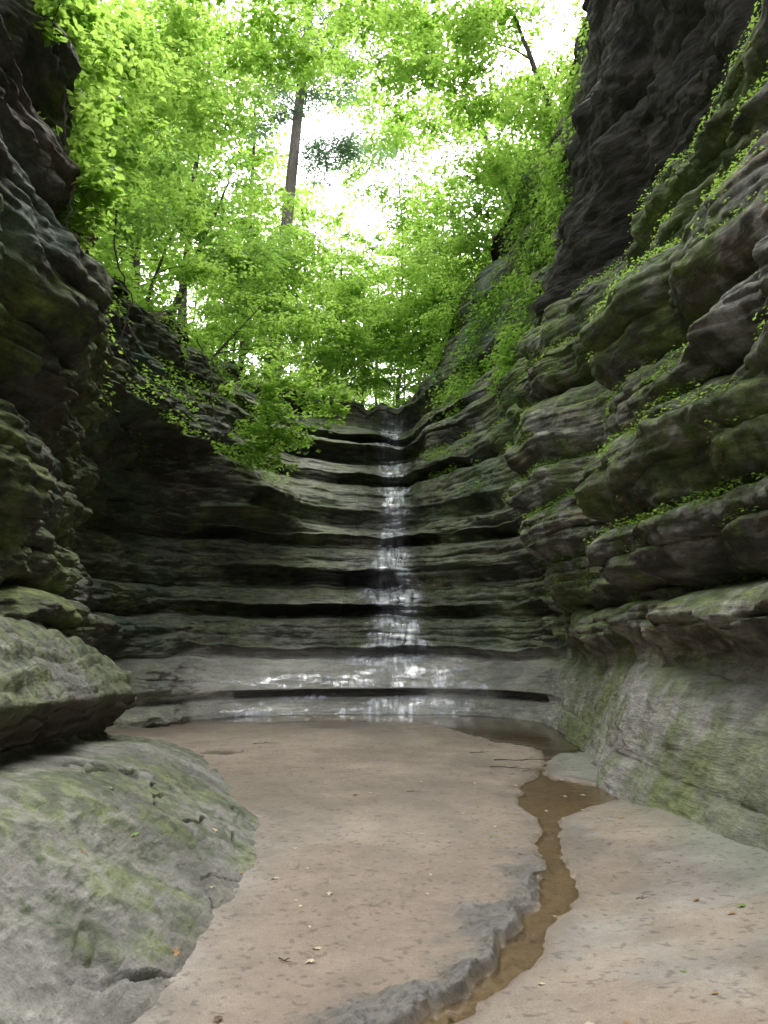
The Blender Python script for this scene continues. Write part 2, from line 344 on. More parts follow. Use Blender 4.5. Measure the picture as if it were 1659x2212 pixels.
# ---- hillside beyond the rim
od=catmull(np.array(ODIR,float),t); od/=np.linalg.norm(od,axis=1,keepdims=True)
rise=catmull(np.array(RISE)[:,None],t)[:,0]
st=slice(0,T,3)
dist_=np.concatenate([[-.12,0.02,.15,.35],np.geomspace(.6,10,26),np.geomspace(11.5,220,26)])
hx=rx[st,None]+od[st,0:1]*dist_; hy=ry[st,None]+od[st,1:2]*dist_
H0=np.minimum(dist_,9)+.12*np.clip(dist_-9,0,60)
hz=rz[st,None]+rise[st,None]*H0*sstep(-.1,1.5,dist_)+(.5*fbm(hx,hy,hx*0,.35,4)+.1*fbm(hx,hy,hx*0,2,3))*sstep(.1,2,dist_)
hz[:,0]-=.25
HP=np.stack([hx,hy,hz],-1)
hn=fbm(hx,hy,hz,1.2,4)
hc=mix(np.array([.035,.028,.02]),np.array([.09,.07,.045]),sstep(-.3,.3,hn))
hc=mix(hc,np.array([.05,.10,.02]),sstep(-.1,.3,fbm(hx,hy,hz,.5,4)))
hc=np.concatenate([hc,np.zeros(hx.shape)[...,None]],-1)
put('hillside',build_mesh('hillside',HP,grid_faces(*hx.shape),True,hc.reshape(-1,4)),M_soil,'wooded hillside soil above the canyon rim','hillside','structure')

# ---------------------------------------------------------------- canyon floor
ys_=np.array([-2,2,3,3.6,3.85,4.35,5.05,5.85,6.6,7.3,7.9,8.5,9.1,9.7,10.3,11.3,12.5])
xs_=np.array([-1.2,-.5,-.1,.24,.42,.70,1.02,1.27,1.33,1.45,1.62,1.98,2.05,1.95,2.05,2.3,2.75])
hw_=np.array([.2,.2,.11,.09,.09,.10,.11,.11,.09,.12,.24,.6,.42,.07,.04,.05,.3])
def ground(x,y):
    xc=np.interp(y,ys_,xs_)+.04*vnoise(y*1.7,y*0,y*0+5); hw=np.interp(y,ys_,hw_)*(1+.3*vnoise(y*2.3,y*0+3,y*0))
    e=fbm(x,y,x*0,4.5,4,.6)
    left=(x<xc)
    near=1-sstep(5.6,6.6,y)
    dch=np.abs(x-xc)-hw+e*np.where(left,.05+.06*near,.05)
    bank=.020+.016*fbm(x,y,x*0,.8,3)+.006*fbm(x,y,x*0,6,4)
    sd=(xc-hw-x)
    shelf=near*sstep(-.05,.02,sd)*(1-sstep(.05,.45,sd+.35*e+.2*fbm(x,y,x*0,1.2,3)))
    rr_=.7*x-.7*y
    ter=fbm(x*.7+y*.7,rr_*2.6,x*0+4,1.5,5,.55)
    tq=ter*9; terq=(np.floor(tq)+sstep(.8,1,tq-np.floor(tq)))/9
    bank=bank+shelf*(.03+.10*terq*(1-sstep(.3,.7,sd)))
    right=sstep(0,.15,x-xc-hw)
    bank=bank+right*(.005+.11*np.clip(x-xc-hw-.2,0,3)**1.35)*(1-sstep(9,11,y))
    bank=bank+.05*np.exp(-((x+.5)/1.8)**2)*sstep(6,14,y)*(1-sstep(14,16.5,y))
    ch=1-sstep(-.05,.04,dch)
    ch=ch*(1-sstep(12.4,13,y))
    yp=np.interp(x,[-5,-3.5,-1,.5,1.1,1.4,1.8,2.3,3,4],[15.0,16.2,16.5,16.2,15.4,14.2,13.0,12.1,11.7,11.5])
    pool=sstep(-.25,.35,(y-yp)+e*.6)
    pd=np.hypot((x+2.35)/.42,(y-11.7)/.3)+e*.5
    pud=1-sstep(.7,1.15,pd)
    ph=bank
    ph=ph*(1-pool)+(-.04)*pool
    ph=ph*(1-ch)+(-.016+.02*fbm(x,y,x*0,12,2))*ch
    ph=ph*(1-pud)+(.0)*pud
    return ph,ch,pool,shelf,right,pud,e,dch,sd,ter
gy=np.concatenate([np.linspace(-40,2.0,30)[:-1],np.geomspace(2.0,23,900)])
gx=np.concatenate([np.linspace(-9,-3,50)[:-1],np.linspace(-3,3.6,620)[:-1],np.linspace(3.6,7,25)])
GX,GY=np.meshgrid(gx,gy,indexing='ij')
GZ,ch,pool,shelf,right,pud,e,dch,sd,ter=ground(GX,GY)
z0=GX*0
gn=fbm(GX,GY,z0,.7,5); gn2=fbm(GX,GY,z0+7,4,4)
gc=mix(np.array([.235,.187,.145]),np.array([.32,.258,.203]),sstep(-.3,.3,gn))
grey=np.clip(shelf*1.0+right*sstep(-.45,.15,gn+.1)*.85+.8*sstep(.15,1.1,-GX-.1+.8*gn)*(1-sstep(6.5,8.5,GY)),0,1)
gc=mix(gc,mix(np.array([.19,.178,.155]),np.array([.30,.28,.25]),sstep(-.3,.3,gn2*.6+gn*.5)),grey)
gc=mix(gc,np.array([.36,.275,.195]),right*.5*sstep(.08,.4,fbm(GX,GY+9,z0,.9,4))*(1-sstep(8,10,GY)))
gc=mix(gc,np.array([.23,.245,.19]),right*sstep(2.0,2.7,GX+.3*gn)*.75)
tf=ter*9-np.floor(ter*9)
gc=gc*(1-shelf*(.30+.45*sstep(.65,.9,tf)*sstep(.5,0,sd)))[...,None]
patch=sstep(.02,.3,fbm(GX*.8,GY*.5,z0+31,.9,5,.6))
damp=np.clip((1-sstep(0,.30,dch+.2*gn2))*(GY<12.5)*.6+sstep(.02,.25,pool)+pud*.7+.6*patch*(1-right*.5)+.4*sstep(12.5,15.5,GY),0,1)
gc=gc*(1-.32*damp)[...,None]
bed=np.clip(ch+sstep(.5,.9,pool),0,1)
gc=mix(gc,np.array([.27,.215,.145]),bed*.85)
spk=sstep(.40,.52,fbm(GX,GY,z0+3,26,2)); gc=gc*(1-.35*spk*(1-bed))[...,None]
gc=np.concatenate([gc,(np.clip(damp*.75+.05,0,1))[...,None]],-1)
put('canyon_floor',build_mesh('canyon_floor',np.stack([GX,GY,GZ],-1),grid_faces(len(gx),len(gy))[:,::-1],True,gc.reshape(-1,4)),M_sand,'damp brown sand and grey rock canyon floor','ground','structure')
def strip(name,yy,x0,x1,z,label,cat):
    n=len(yy); k=12
    V=np.zeros((n,k,3)); s=np.linspace(0,1,k)
    V[...,0]=x0[:,None]*(1-s)+x1[:,None]*s; V[...,1]=yy[:,None]; V[...,2]=z
    return put(name,build_mesh(name,V,grid_faces(n,k),True),M_water,label,cat,'structure')
yy=np.linspace(-2,12.2,160); xc=np.interp(yy,ys_,xs_); hw=np.interp(yy,ys_,hw_)*1.3
strip('stream',yy,xc-hw-.16,xc+hw+.12,0.0,'shallow brown stream winding through the canyon floor','stream')
yy=np.linspace(11.5,21,60)
strip('pool',yy,np.interp(yy,[11.5,13,14,15,15.6,21],[2.0,1.3,.8,-5.5,-6,-6]),np.full(60,4.6),-.002,'shallow pool below the waterfall reflecting rock','pool')
yy=np.linspace(11.2,12.2,8); strip('puddle',yy,np.full(8,-2.95),np.full(8,-1.8),.012,'small shallow puddle in the sand','puddle')

# ---------------------------------------------------------------- foreground rock slope + ledge
SY=[-3,1,3,5,7.2,8.6,10,11,12.6]
SEC=[
 [(-1.3,-.08),(-1.75,.36),(-2.3,.85),(-2.5,.95),(-2.2,1.3),(-2.6,1.7),(-3.2,2.1),(-4.2,2.5)],
 [(-1.15,-.08),(-1.65,.36),(-2.2,.82),(-2.45,.92),(-2.15,1.3),(-2.6,1.7),(-3.2,2.1),(-4.2,2.5)],
 [(-.95,-.08),(-1.45,.28),(-2.1,.76),(-2.5,.88),(-2.2,1.25),(-2.6,1.7),(-3.2,2.1),(-4.2,2.5)],
 [(-.78,-.08),(-1.38,.24),(-2.1,.69),(-2.7,.83),(-2.4,1.2),(-2.8,1.65),(-3.25,1.98),(-4.2,2.4)],
 [(-.82,-.08),(-1.5,.21),(-2.3,.56),(-3.05,.72),(-2.72,1.1),(-3.05,1.48),(-3.5,1.8),(-4.5,2.1)],
 [(-1.25,-.08),(-1.9,.18),(-2.6,.46),(-3.3,.60),(-3.0,1.05),(-3.3,1.40),(-3.7,1.68),(-4.6,2.0)],
 [(-1.8,-.08),(-2.3,.13),(-2.9,.34),(-3.6,.49),(-3.15,.95),(-3.4,1.30),(-3.8,1.55),(-4.7,1.8)],
 [(-2.2,-.08),(-2.7,.08),(-3.2,.23),(-3.9,.38),(-3.7,.7),(-3.9,1.0),(-4.3,1.2),(-5,1.4)],
 [(-3.0,-.08),(-3.4,.02),(-4.,.08),(-4.7,.13),(-4.8,.2),(-4.9,.25),(-5.1,.3),(-5.5,.4)]]
SEC=np.array(SEC,float)
def section_surface(name,k0,k1,nk,mat,label,cat,ledge):
    yl=np.geomspace(1,12.6-(-1.0)+1,760)-1-1.0
    ty=np.interp(yl,SY,np.arange(len(SY)))
    S=catmull(SEC,ty)
    u=np.linspace(k0,k1,nk)
    Q=catmull(np.swapaxes(S,0,1),u)
    if ledge:
        lin=np.stack([np.stack([np.interp(u,np.arange(8),S[i,:,c]) for i in range(S.shape[0])],1) for c in (0,1)],-1)
        Q=.5*Q+.5*lin
    x=Q[...,0]; z=Q[...,1]; y=np.broadcast_to(yl[None],x.shape)
    Pn=np.stack([x,y,z],-1); nn=grid_normals(Pn)
    if nn[...,2].mean()<0: nn=-nn
    if ledge:
        zl=z*10+.22*y+1.3*fbm(x,y,z,.8,4,.55); fl=zl-np.floor(zl)
        dsp=.07*(fl**1.3*(1-fl)**.35*1.9)*np.clip(.55+1.3*vnoise(x*.9,y*.7,np.floor(zl)*2.7),0,1.2)+.11*fbm(x,y,z,.7,4)+.065*fbm(x,y,z,3,5,.6)
        dsp=dsp*np.clip(sstep(k0,k0+.5,u),.0,1)[:,None]
    else:
        zl=z*7+.30*y+1.6*fbm(x,y,z,.6,5,.55); fl=zl-np.floor(zl)
        dsp=.10*fbm(x,y,z,.7,3)+.06*fbm(x,y,z,2.0,5,.6)
        st_amt=np.clip(.15+1.7*fbm(x,y,z+np.floor(zl)*2,.7,3),0,1)
        dsp+=.045*(fl**1.5*(1-fl)**.3*1.8)*st_amt
        q=np.abs(fbm(x*.9+.5*y,y*.8-x*.3,z*2,1.0,4,.4))
        cm_=np.clip(.024-q,0,1)/.024*sstep(-.12,.12,fbm(x+5,y,z,.6,3))
        dsp+=-.075*cm_
        dsp+=.014*fbm(x,y,z*3,9,4)
        dsp=dsp*sstep(k0-.08,k0+.35,u)[:,None]
    Pn=Pn+nn*dsp[...,None]
    x,y,z=Pn[...,0],Pn[...,1],Pn[...,2]
    nn=grid_normals(Pn)
    if nn[...,2].mean()<0: nn=-nn
    a=fbm(x,y,z,1.3,5); b=fbm(x+20,y,z,.9,5,.6)
    c=mix(np.array([.15,.148,.128]),np.array([.275,.268,.24]),sstep(-.35,.35,a))
    mo=sstep(-.05,.33,b+.2*a+(.18 if ledge else .05)+.45*fbm(x,y,z,8,4,.7)+.25*(.8-np.abs(nn[...,2]))) 
    c=mix(c,mix(np.array([.055,.075,.028]),np.array([.145,.185,.06]),sstep(-.2,.3,fbm(x,y,z,6,3))),mo*.75)
    if not ledge:
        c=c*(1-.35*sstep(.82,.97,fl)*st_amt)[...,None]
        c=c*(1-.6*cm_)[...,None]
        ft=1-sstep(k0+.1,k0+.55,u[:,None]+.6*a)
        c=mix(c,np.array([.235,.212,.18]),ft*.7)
    if ledge:
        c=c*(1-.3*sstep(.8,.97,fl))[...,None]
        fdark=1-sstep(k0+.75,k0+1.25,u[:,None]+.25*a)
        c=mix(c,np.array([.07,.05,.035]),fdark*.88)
    cc=np.concatenate([c,np.full(x.shape,.08)[...,None]],-1)
    return put(name,build_mesh(name,Pn,grid_faces(*x.shape),True,cc.reshape(-1,4)),mat,label,cat,'structure')
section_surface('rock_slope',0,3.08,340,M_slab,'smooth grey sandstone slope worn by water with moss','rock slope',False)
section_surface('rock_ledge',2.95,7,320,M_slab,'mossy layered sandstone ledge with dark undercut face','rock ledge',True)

# ---------------------------------------------------------------- leaves / trees
HEXL=np.array([(-.5,0,0),(-.18,.30,.07),(.2,.26,.07),(.55,0,-.03),(.2,-.26,.07),(-.18,-.30,.07)])
RHO=np.array([(-.5,0,0),(0,.34,.08),(.55,0,-.02),(0,-.34,.08)])
def leaves(C,Nv,size,hexa=False,mat=None,name='crown',aspect=1.0):
    n=len(C)
    Nv=Nv/(np.linalg.norm(Nv,axis=1,keepdims=True)+1e-9)
    rv=rng.normal(size=(n,3)); U=np.cross(Nv,rv); U/=(np.linalg.norm(U,axis=1,keepdims=True)+1e-9)
    W=np.cross(Nv,U); sh=(HEXL if hexa else RHO)
    s=np.asarray(size).reshape(-1,1,1)*np.ones((n,1,1))
    V=C[:,None,:]+s*(U[:,None,:]*sh[None,:,0:1]+W[:,None,:]*sh[None,:,1:2]*aspect+Nv[:,None,:]*sh[None,:,2:3])
    k=len(sh); b=(np.arange(n)*k)[:,None]
    if hexa: F=np.concatenate([b+np.array([[0,3,2,1]]),b+np.array([[0,5,4,3]])])
    else: F=b+np.array([[0,3,2,1]])
    me=build_mesh(name,V.reshape(-1,3),F,False)
    if mat: me.materials.append(mat)
    return me
class Tubes:
    def __init__(s): s.V=[];s.F=[];s.n=0
    def add(s,pts,rad,k=6):
        pts=np.asarray(pts,float); n=len(pts)
        tn=np.gradient(pts,axis=0); tn/=(np.linalg.norm(tn,axis=1,keepdims=True)+1e-9)
        ref=np.array([.31,.87,.12]); a=np.cross(tn,ref); a/=(np.linalg.norm(a,axis=1,keepdims=True)+1e-9); b=np.cross(tn,a)
        th=np.arange(k)*2*math.pi/k
        ring=pts[:,None]+np.asarray(rad)[:,None,None]*(a[:,None]*np.cos(th)[None,:,None]+b[:,None]*np.sin(th)[None,:,None])
        s.V.append(ring.reshape(-1,3)); i=np.arange(n-1)[:,None]*k; j=np.arange(k)[None]; j2=(j+1)%k
        F=np.stack([i+j,i+j2,i+k+j2,i+k+j],-1).reshape(-1,4)+s.n
        s.F.append(F); s.n+=n*k
    def mesh(s,name,mat):
        me=build_mesh(name,np.concatenate(s.V),np.concatenate(s.F),True); me.materials.append(mat); return me
def bez(a,b,c,n):
    u=np.linspace(0,1,n)[:,None]; return (1-u)**2*a+2*u*(1-u)*b+u*u*c
def spray(C,Nl,S,c,out,Rr,n,ls,drop=.25,thick=.09):
    r=Rr*np.sqrt(rng.random(n)); a=rng.random(n)*2*math.pi
    rm=rng.normal(0,thick*Rr,n)
    x=np.cos(a)*r*.8+out[0]*r*.3; y=np.sin(a)*r*.8+out[1]*r*.3
    C.append(np.stack([c[0]+x,c[1]+y,c[2]+rm-drop*(r/Rr)**2*Rr],-1))
    nn=np.stack([np.cos(a)*.3,np.sin(a)*.3,np.ones(n)],-1)+rng.normal(0,.38,(n,3)); Nl.append(nn)
    S.append(ls*(.6+.8*rng.random(n)))
def tree_meshes(base,top,ells,r0,ls,lmat,bmat,hexa=False,nsp=5,nlf=70,spr=.8,pine=False,thick=.09):
    base=np.array(base,float); top=np.array(top,float)
    if not pine and not hexa: nlf=int(nlf*1.22); ls=ls*.93
    tb=Tubes(); n=16; H=np.linalg.norm(top-base)
    bend=.004 if pine else .025
    mid=(base+top)/2+np.array([rng.normal(0,bend)*H,rng.normal(0,bend)*H,0])
    tr=bez(base,mid,top,n)
    if not pine: tr[2:-1]+=rng.normal(0,.0022*H,(n-3,3))*np.array([1,1,0])
    trr=np.linspace(r0,r0*(.5 if pine else .3),n)*(1+.4*np.exp(-np.linspace(0,12,n)))
    tb.add(tr,trr,9)
    C=[];Nl=[];S=[]
    ni=5 if H>4 else 3
    nodes=[tr[j] for j in range(ni,n)]; nr=[trr[j] for j in range(ni,n)]
    tg_=[]
    for (cen,rad,nl) in ells:
        cen=np.array(cen,float); rad=np.array(rad,float)
        for i in range(nl):
            v=rng.normal(size=3); v/=np.linalg.norm(v); v*=rng.random()**.33
            tg_.append(cen+v*rad)
    tg_.sort(key=lambda q: np.min(np.linalg.norm(tr-q,axis=1)))
    for tgt in tg_:
        A=np.array(nodes); dv_=tgt-A; L_=np.linalg.norm(dv_,axis=1)
        cost=L_+1.3*np.clip(A[:,2]-tgt[2]+.15*L_,0,None)+(.0 if pine else .25)*np.clip(.8-L_,0,1)
        k=int(np.argmin(cost)); st_=A[k]; L=L_[k]
        m=(st_+tgt)/2+np.array([0,0,.10*L])+rng.normal(0,.06*L,3)
        rr=max(.008,min(nr[k]*.62,.02*L+.006))
        br=bez(st_,m,tgt,7); rad_=np.linspace(rr,rr*.35,7)
        tb.add(br,rad_,5)
        for j in (2,3,4,5,6): nodes.append(br[j]); nr.append(rad_[j]*1.3)
        out=(tgt-st_)/(L+1e-6)
        for s in range(nsp):
            f=.35+.65*(s+1)/nsp; p=st_*(1-f)**2+2*f*(1-f)*m+f*f*tgt
            off=rng.normal(0,spr*.6,3)*np.array([1,1,.4]); q=p+off
            tb.add(np.stack([p,(p+q)/2+[0,0,.05],q]),[rr*.3,rr*.2,rr*.1],4)
            spray(C,Nl,S,q,out,spr*(.6+.7*rng.random()),nlf,ls,thick=thick)
    cm=leaves(np.concatenate(C),np.concatenate(Nl),np.concatenate(S),hexa,lmat,aspect=(.28 if pine else 1.0))
    return tb.mesh('trunk',bmat),cm
def add_tree(name,tm,cm,label,cat,loc=(0,0,0),group=None,rot=0,sc=1):
    e=bpy.data.objects.new(name,None); link(e); e.empty_display_size=.3
    e["label"]=label; e["category"]=cat
    if group: e["group"]=group
    a=bpy.data.objects.new('trunk' if 'shrub' not in name else 'stem',tm); link(a)
    b=bpy.data.objects.new('crown',cm); link(b)
    a.parent=e; b.parent=e; e.location=loc; e.rotation_euler=(0,0,rot); e.scale=(sc,sc,sc)
    return e
def tree(name,label,base,top,ells,r0,ls,lmat=M_leaf,bmat=M_bark,cat='tree',**k):
    b=np.array(base,float)
    ells=[(tuple(np.array(c)-b),r,n) for c,r,n in ells]
    tm,cm=tree_meshes((0,0,0),tuple(np.array(top)-b),ells,r0,ls,lmat,bmat,**k)
    return add_tree(name,tm,cm,label,cat,loc=tuple(b))
tree('maple_tree','leafy green maple spreading over the canyon rim',(-8.2,18.5,10.8),(-6.8,18,17.5),[((-6.6,18,15.6),(2.2,2.4,2.8),22),((-8.5,17,13),(2,2.5,1.8),8)],.15,.16,M_leafb,nsp=5,nlf=48,spr=.7)
tree('maple_tree','slender maple with layered bright leaves on the slope',(-7.4,25,12.6),(-5.4,24.5,17.5),[((-5.4,24,15.4),(2.1,2.2,1.9),19),((-7.5,24,17.5),(1.8,2,2),8)],.12,.16,M_leaf,nsp=5,nlf=46,spr=.75)
tree('maple_tree','tall pale green maple behind the rim trees',(-9.2,33,15),(-8.4,33,30),[((-8.2,32,27.5),(2.4,3,4.2),22),((-10.5,32,23),(2.6,3,4),14)],.2,.21,M_leafb,nsp=5,nlf=43,spr=.95)
tree('maple_tree','tall maple overhanging the canyon from the steep rim',(6.3,22.5,16),(4.2,21.7,21.5),[((3.8,22,19.4),(2.2,2.6,2.6),22),((1.8,21,21.6),(2.2,2.4,1.1),15)],.17,.16,M_leafb,nsp=5,nlf=48,spr=.75)
tree('maple_tree','maple with thin curved stems on the high rim',(5.4,26.5,14.8),(4.4,26,19),[((4.2,26,17.8),(1.5,2.2,2.0),14),((2.9,25.5,15.8),(.8,1.3,1.1),5)],.10,.17,M_leaf,nsp=5,nlf=45,spr=.75)
tree('maple_tree','airy maple standing behind the waterfall',(3.8,33,12.2),(3.2,33,22),[((2.7,32.5,20.0),(2.1,2,3.6),25),((2.8,33,16.0),(1.7,2,2.2),11)],.12,.19,M_leafb,nsp=4,nlf=36,spr=.8)
tree('maple_tree','maple reaching a long leafy branch across the gap',(-10,21,12.5),(-6,20.5,19.5),[((-2.0,20,20.0),(2.4,2.5,1.3),17),((-5.2,19.5,19.4),(1.9,2.4,1.6),13)],.13,.16,M_leafb,nsp=5,nlf=46,spr=.7)
tree('maple_tree','tall maple arching high leafy boughs over the gorge',(5.8,29.5,15.5),(3.0,28,25.5),[((.2,27.5,26.2),(3.4,2.6,2.3),34),((2.4,28,24.2),(1.8,2,1.8),11)],.14,.18,M_leafb,nsp=5,nlf=40,spr=.8)
tree('maple_tree','tall maple behind the gap with airy crown',(.6,44,12.8),(.9,44,31),[((.3,43,33.0),(4.4,3,4.6),33),((2.6,43,26.5),(2.6,2,3.8),18)],.14,.27,M_leafb,nsp=4,nlf=30,spr=1.1)
tree('maple_tree','leafy maple crown glowing above the waterfall notch',(-6.2,30.8,12.5),(-5.0,30.2,17.8),[((-4.7,30,18.2),(2.0,2,2.4),25)],.09,.18,M_leafb,nsp=4,nlf=42,spr=.8)
tree('maple_tree','low spreading maple filling the notch above the falls',(-2.2,33,11.6),(-1.6,32.4,15.5),[((-1.4,32,16.0),(2.7,2,1.9),26)],.08,.18,M_leafb,nsp=4,nlf=40,spr=.8)
tree('maple_tree','bright maple leaning over the notch from the rocky rim',(3.3,30.4,13.4),(2.3,30,16.8),[((2.2,30,16.6),(1.5,2,2.1),16)],.07,.17,M_leafb,nsp=4,nlf=40,spr=.75)
tree('maple_tree','slender hazy maple rising in the bright valley behind',(-.6,48,13.2),(-.4,48,26),[((-.3,48,25.5),(3.8,2,3.6),30)],.13,.28,M_leafb,nsp=4,nlf=28,spr=1.2)
tree('pine_tree','tall straight pine with high needled boughs',(-5.6,36,12.3),(-3.9,36,36),[((-4.2,36,33.0),(3.4,3,3.4),30),((-2.6,36,26.4),(2.2,1.2,.7),7),((-5.8,36,28.6),(1.2,1,.5),3)],.38,.32,M_pine,M_barkp,pine=True,nsp=5,nlf=60,spr=.9,thick=.3)
tree('maple_tree','thin bare stemmed tree in the bright gap',(-2.5,37,12.6),(-2.2,37,22),[((-2.4,37,21.6),(1.5,1.5,2.4),13)],.10,.2,M_leafb,nsp=3,nlf=18,spr=.6)
tree('maple_tree','slim dark stemmed tree above the falls',(1.6,38,12.7),(2.2,38,21),[((2.0,38,20.0),(2.1,2,3.4),19)],.10,.2,M_leafb,nsp=4,nlf=26,spr=.8)
tree('maple_sapling','bright maple sapling leaning out beside the waterfall',(-4.8,20.6,8.6),(-3.0,19.4,8.8),[((-2.5,19,7.9),(1.5,.9,1.1),20),((-3.2,19.2,6.6),(1.0,.6,.6),9)],.04,.14,M_leafb,cat='sapling',nsp=4,nlf=28,spr=.45)
tree('maple_sapling','leafy sapling on the dark slope above the falls',(-5.6,22,9.6),(-3.8,22.5,12),[((-3.9,22.5,11.2),(1.6,1.2,1.2),14)],.05,.14,M_leafb,cat='sapling',nsp=4,nlf=34,spr=.55)
tree('maple_sapling','young maple growing from the canyon rim slope',(-6.6,20,10.8),(-5.8,20,13.5),[((-5.6,20,13.1),(1.3,1.6,1.3),15)],.06,.14,M_leafb,cat='sapling',nsp=4,nlf=38,spr=.6)
tree('maple_sapling','young maple hanging over the rocky rim',(-7.0,15.5,10.6),(-6,15,12),[((-5.7,15,11.3),(1.1,1.6,1.4),15)],.06,.13,M_leaf,cat='sapling',nsp=4,nlf=40,spr=.55)
tree('maple_sapling','leafy sapling trailing down the dark rock edge',(-6.0,11.8,10.2),(-4.9,12,11.8),[((-4.75,12,10.6),(.8,1.0,2.0),20)],.05,.12,M_leafb,cat='sapling',hexa=True,nsp=4,nlf=34,spr=.42)
tree('maple_sapling','bright broad leaved sapling hanging from the cliff edge',(-5.2,8.4,10.6),(-4.3,8.8,10.8),[((-4.2,8.8,9.1),(.6,.7,1.2),22),((-3.85,8.7,7.5),(.35,.4,.9),14)],.035,.12,M_leafb,cat='sapling',hexa=True,nsp=4,nlf=21,spr=.3)
tree('maple_sapling','leafy branch spilling over the mossy near wall',(-4.9,7.2,11.0),(-4.0,7.3,10.4),[((-3.75,7.2,8.9),(.45,.5,.9),14)],.03,.10,M_leafb,cat='sapling',hexa=True,nsp=4,nlf=18,spr=.26)
for i,(x,y,z,r,h) in enumerate([(-2.8,30.5,11.3,1.8,3.8),(-1.0,33,11.5,2.0,4.5),(.9,34,11.7,1.8,5),(-4.6,29,11.8,1.8,4.4),(1.9,31,12.2,1.0,3.6),(-3,35,12.2,2.4,6.6),(-6.2,30,13,2,5),(3.0,29.3,13.2,1.2,3.5),(-1.3,40,12.6,2.6,11),(2.6,41,13,2.4,11.5),(-5.2,41,13,2.8,10.5),(.4,46,13,2.8,13)]):
    tree('understory_tree','bright leafy understory tree above the waterfall',(x,y,z-.2),(x+.2,y,z+h*.75),[((x+.1,y-.3,z+h*.6),(r,r,h*.42),int(12+r*3.6+(h>8)*7))],.05,.13+.002*y,M_leafb,cat='tree',nsp=4,nlf=34,spr=.65)
for i,(x,y,z,r) in enumerate([(3.1,25.2,14.2,.9),(3.9,22.5,15.8,.8),(2.6,26.6,12.6,.8),(4.9,20.3,16.8,.8)]):
    tree('shrub','leafy shrub clinging to the steep canyon rim',(x+.3,y,z-.6),(x-.2,y-.2,z+.7),[((x-.2,y-.3,z+.4),(r,r,r),10)],.03,.13,M_leafb,cat='shrub',nsp=3,nlf=34,spr=.5)
vari=[]
for i in range(5):
    h=15+2*i
    vari.append(tree_meshes((0,0,0),(.4,0,h*.85),[((.2,0,h*.66),(3.2,3.2,h*.30),24),((0,0,h*.3),(2.4,2.4,h*.13),7)],.18,.3,M_leafb,M_bark,nsp=4,nlf=30,spr=1.2))
spots=[]
for y,step in ((40,5.2),(52,6),(66,7.5)):
    x=-y*.6
    while x<y*.6:
        a=x/y
        gap=-.12<a<.10
        xx=x+rng.normal(0,1); yy2=y+rng.normal(0,2)
        s=.8*y/62 if gap else 1.0+.35*rng.random()
        if gap: s=min(s,.88)+.1*rng.random()
        zb=11+ .03*y+ (abs(xx)>6)*min(5,(abs(xx)-6)*.6)
        if not(gap and y<45): spots.append((xx,yy2,zb,s))
        x+=step*(.8+.4*rng.random())
spots+=[(-13,22,13.5,.9),(-14,28,14.5,1.),(-12.5,36,15,1.1),(12,24,18,.8),(11,30,17,.8),(8.5,37,15,1.0),(-17,34,15,1.1),(14,38,17,1.0),(-11.5,14,13.2,.75)]
for i,(x,y,z,s) in enumerate(spots):
    tm,cm=vari[i%5]
    add_tree('forest_tree',tm,cm,'tall green deciduous tree in the forest above the canyon','tree',loc=(x,y,z-.4),group='trees of the forest behind the canyon',rot=rng.random()*6.28,sc=s)

# ---------------------------------------------------------------- ledge plants
def ledge_cover(name,mask,n,size,mat,label,up=.6,spread=.05,hexa=False):
    idx=np.argwhere(mask)
    if len(idx)==0: return
    w=np.linalg.norm(np.cross(np.gradient(P,axis=0)[mask],np.gradient(P,axis=1)[mask]),axis=-1)
    w=w/w.sum(); s=rng.choice(len(idx),size=n,p=w)
    p=P[idx[s,0],idx[s,1]]+Nn[idx[s,0],idx[s,1]]*(spread*rng.random((n,1)))+rng.normal(0,spread*.6,(n,3))+np.array([0,0,spread*.4])
    nn=Nn[idx[s,0],idx[s,1]]*.7+np.array([0,0,up])+rng.normal(0,.35,(n,3))
    put(name,leaves(p,nn,size*(.5+rng.random(n)),hexa,mat,name),None,label,'plants','stuff')
cl=fbm(X+3,Y,Z,1.1,4)
vis=(~over)
ledge=(nz>.35)
ledge_cover('ledge_plants',vis&ledge&(TT>11.2)&(TT<17.2)&(Z>2.2)&(Z<9.0)&(cl>.04),30000,.038,M_leafb,'small bright green plants growing along mossy rock ledges')
ledge_cover('ledge_plants.001',vis&(TT>10.2)&(TT<12.9)&(Z>8.8)&(cl>.1),16000,.12,M_leafb,'green foliage covering the steep upper canyon slope',spread=.3)
ledge_cover('ledge_plants.002',vis&ledge&(TT>3.6)&(TT<7.6)&(Z>5.8)&(cl>.05),7000,.08,M_leafb,'green ferns and seedlings on the rocky rim',spread=.15)
ledge_cover('ledge_plants.003',vis&(TT>9.9)&(TT<11.8)&(Z>5.5)&(Z<9.5)&ledge&(cl>.1),2500,.07,M_leafb,'small plants on ledges beside the waterfall',spread=.1)
hidx=np.argwhere((dist_[None,:]>.1)&(dist_[None,:]<28)&(fbm(hx,hy,hz,.7,3)>-.15)&(hy>7)&(hy<70))
s=rng.choice(len(hidx),size=50000); p=HP[hidx[s,0],hidx[s,1]]+rng.normal(0,.35,(50000,3))*np.array([1,1,.0])+np.array([0,0,1])*(rng.random((50000,1))**2*.9)
put('undergrowth',leaves(p,np.array([0,0,1.])+rng.normal(0,.4,(50000,3)),.16*(.5+rng.random(50000)),False,M_leafb,'undergrowth'),None,'dense green undergrowth covering the forest floor','plants','stuff')

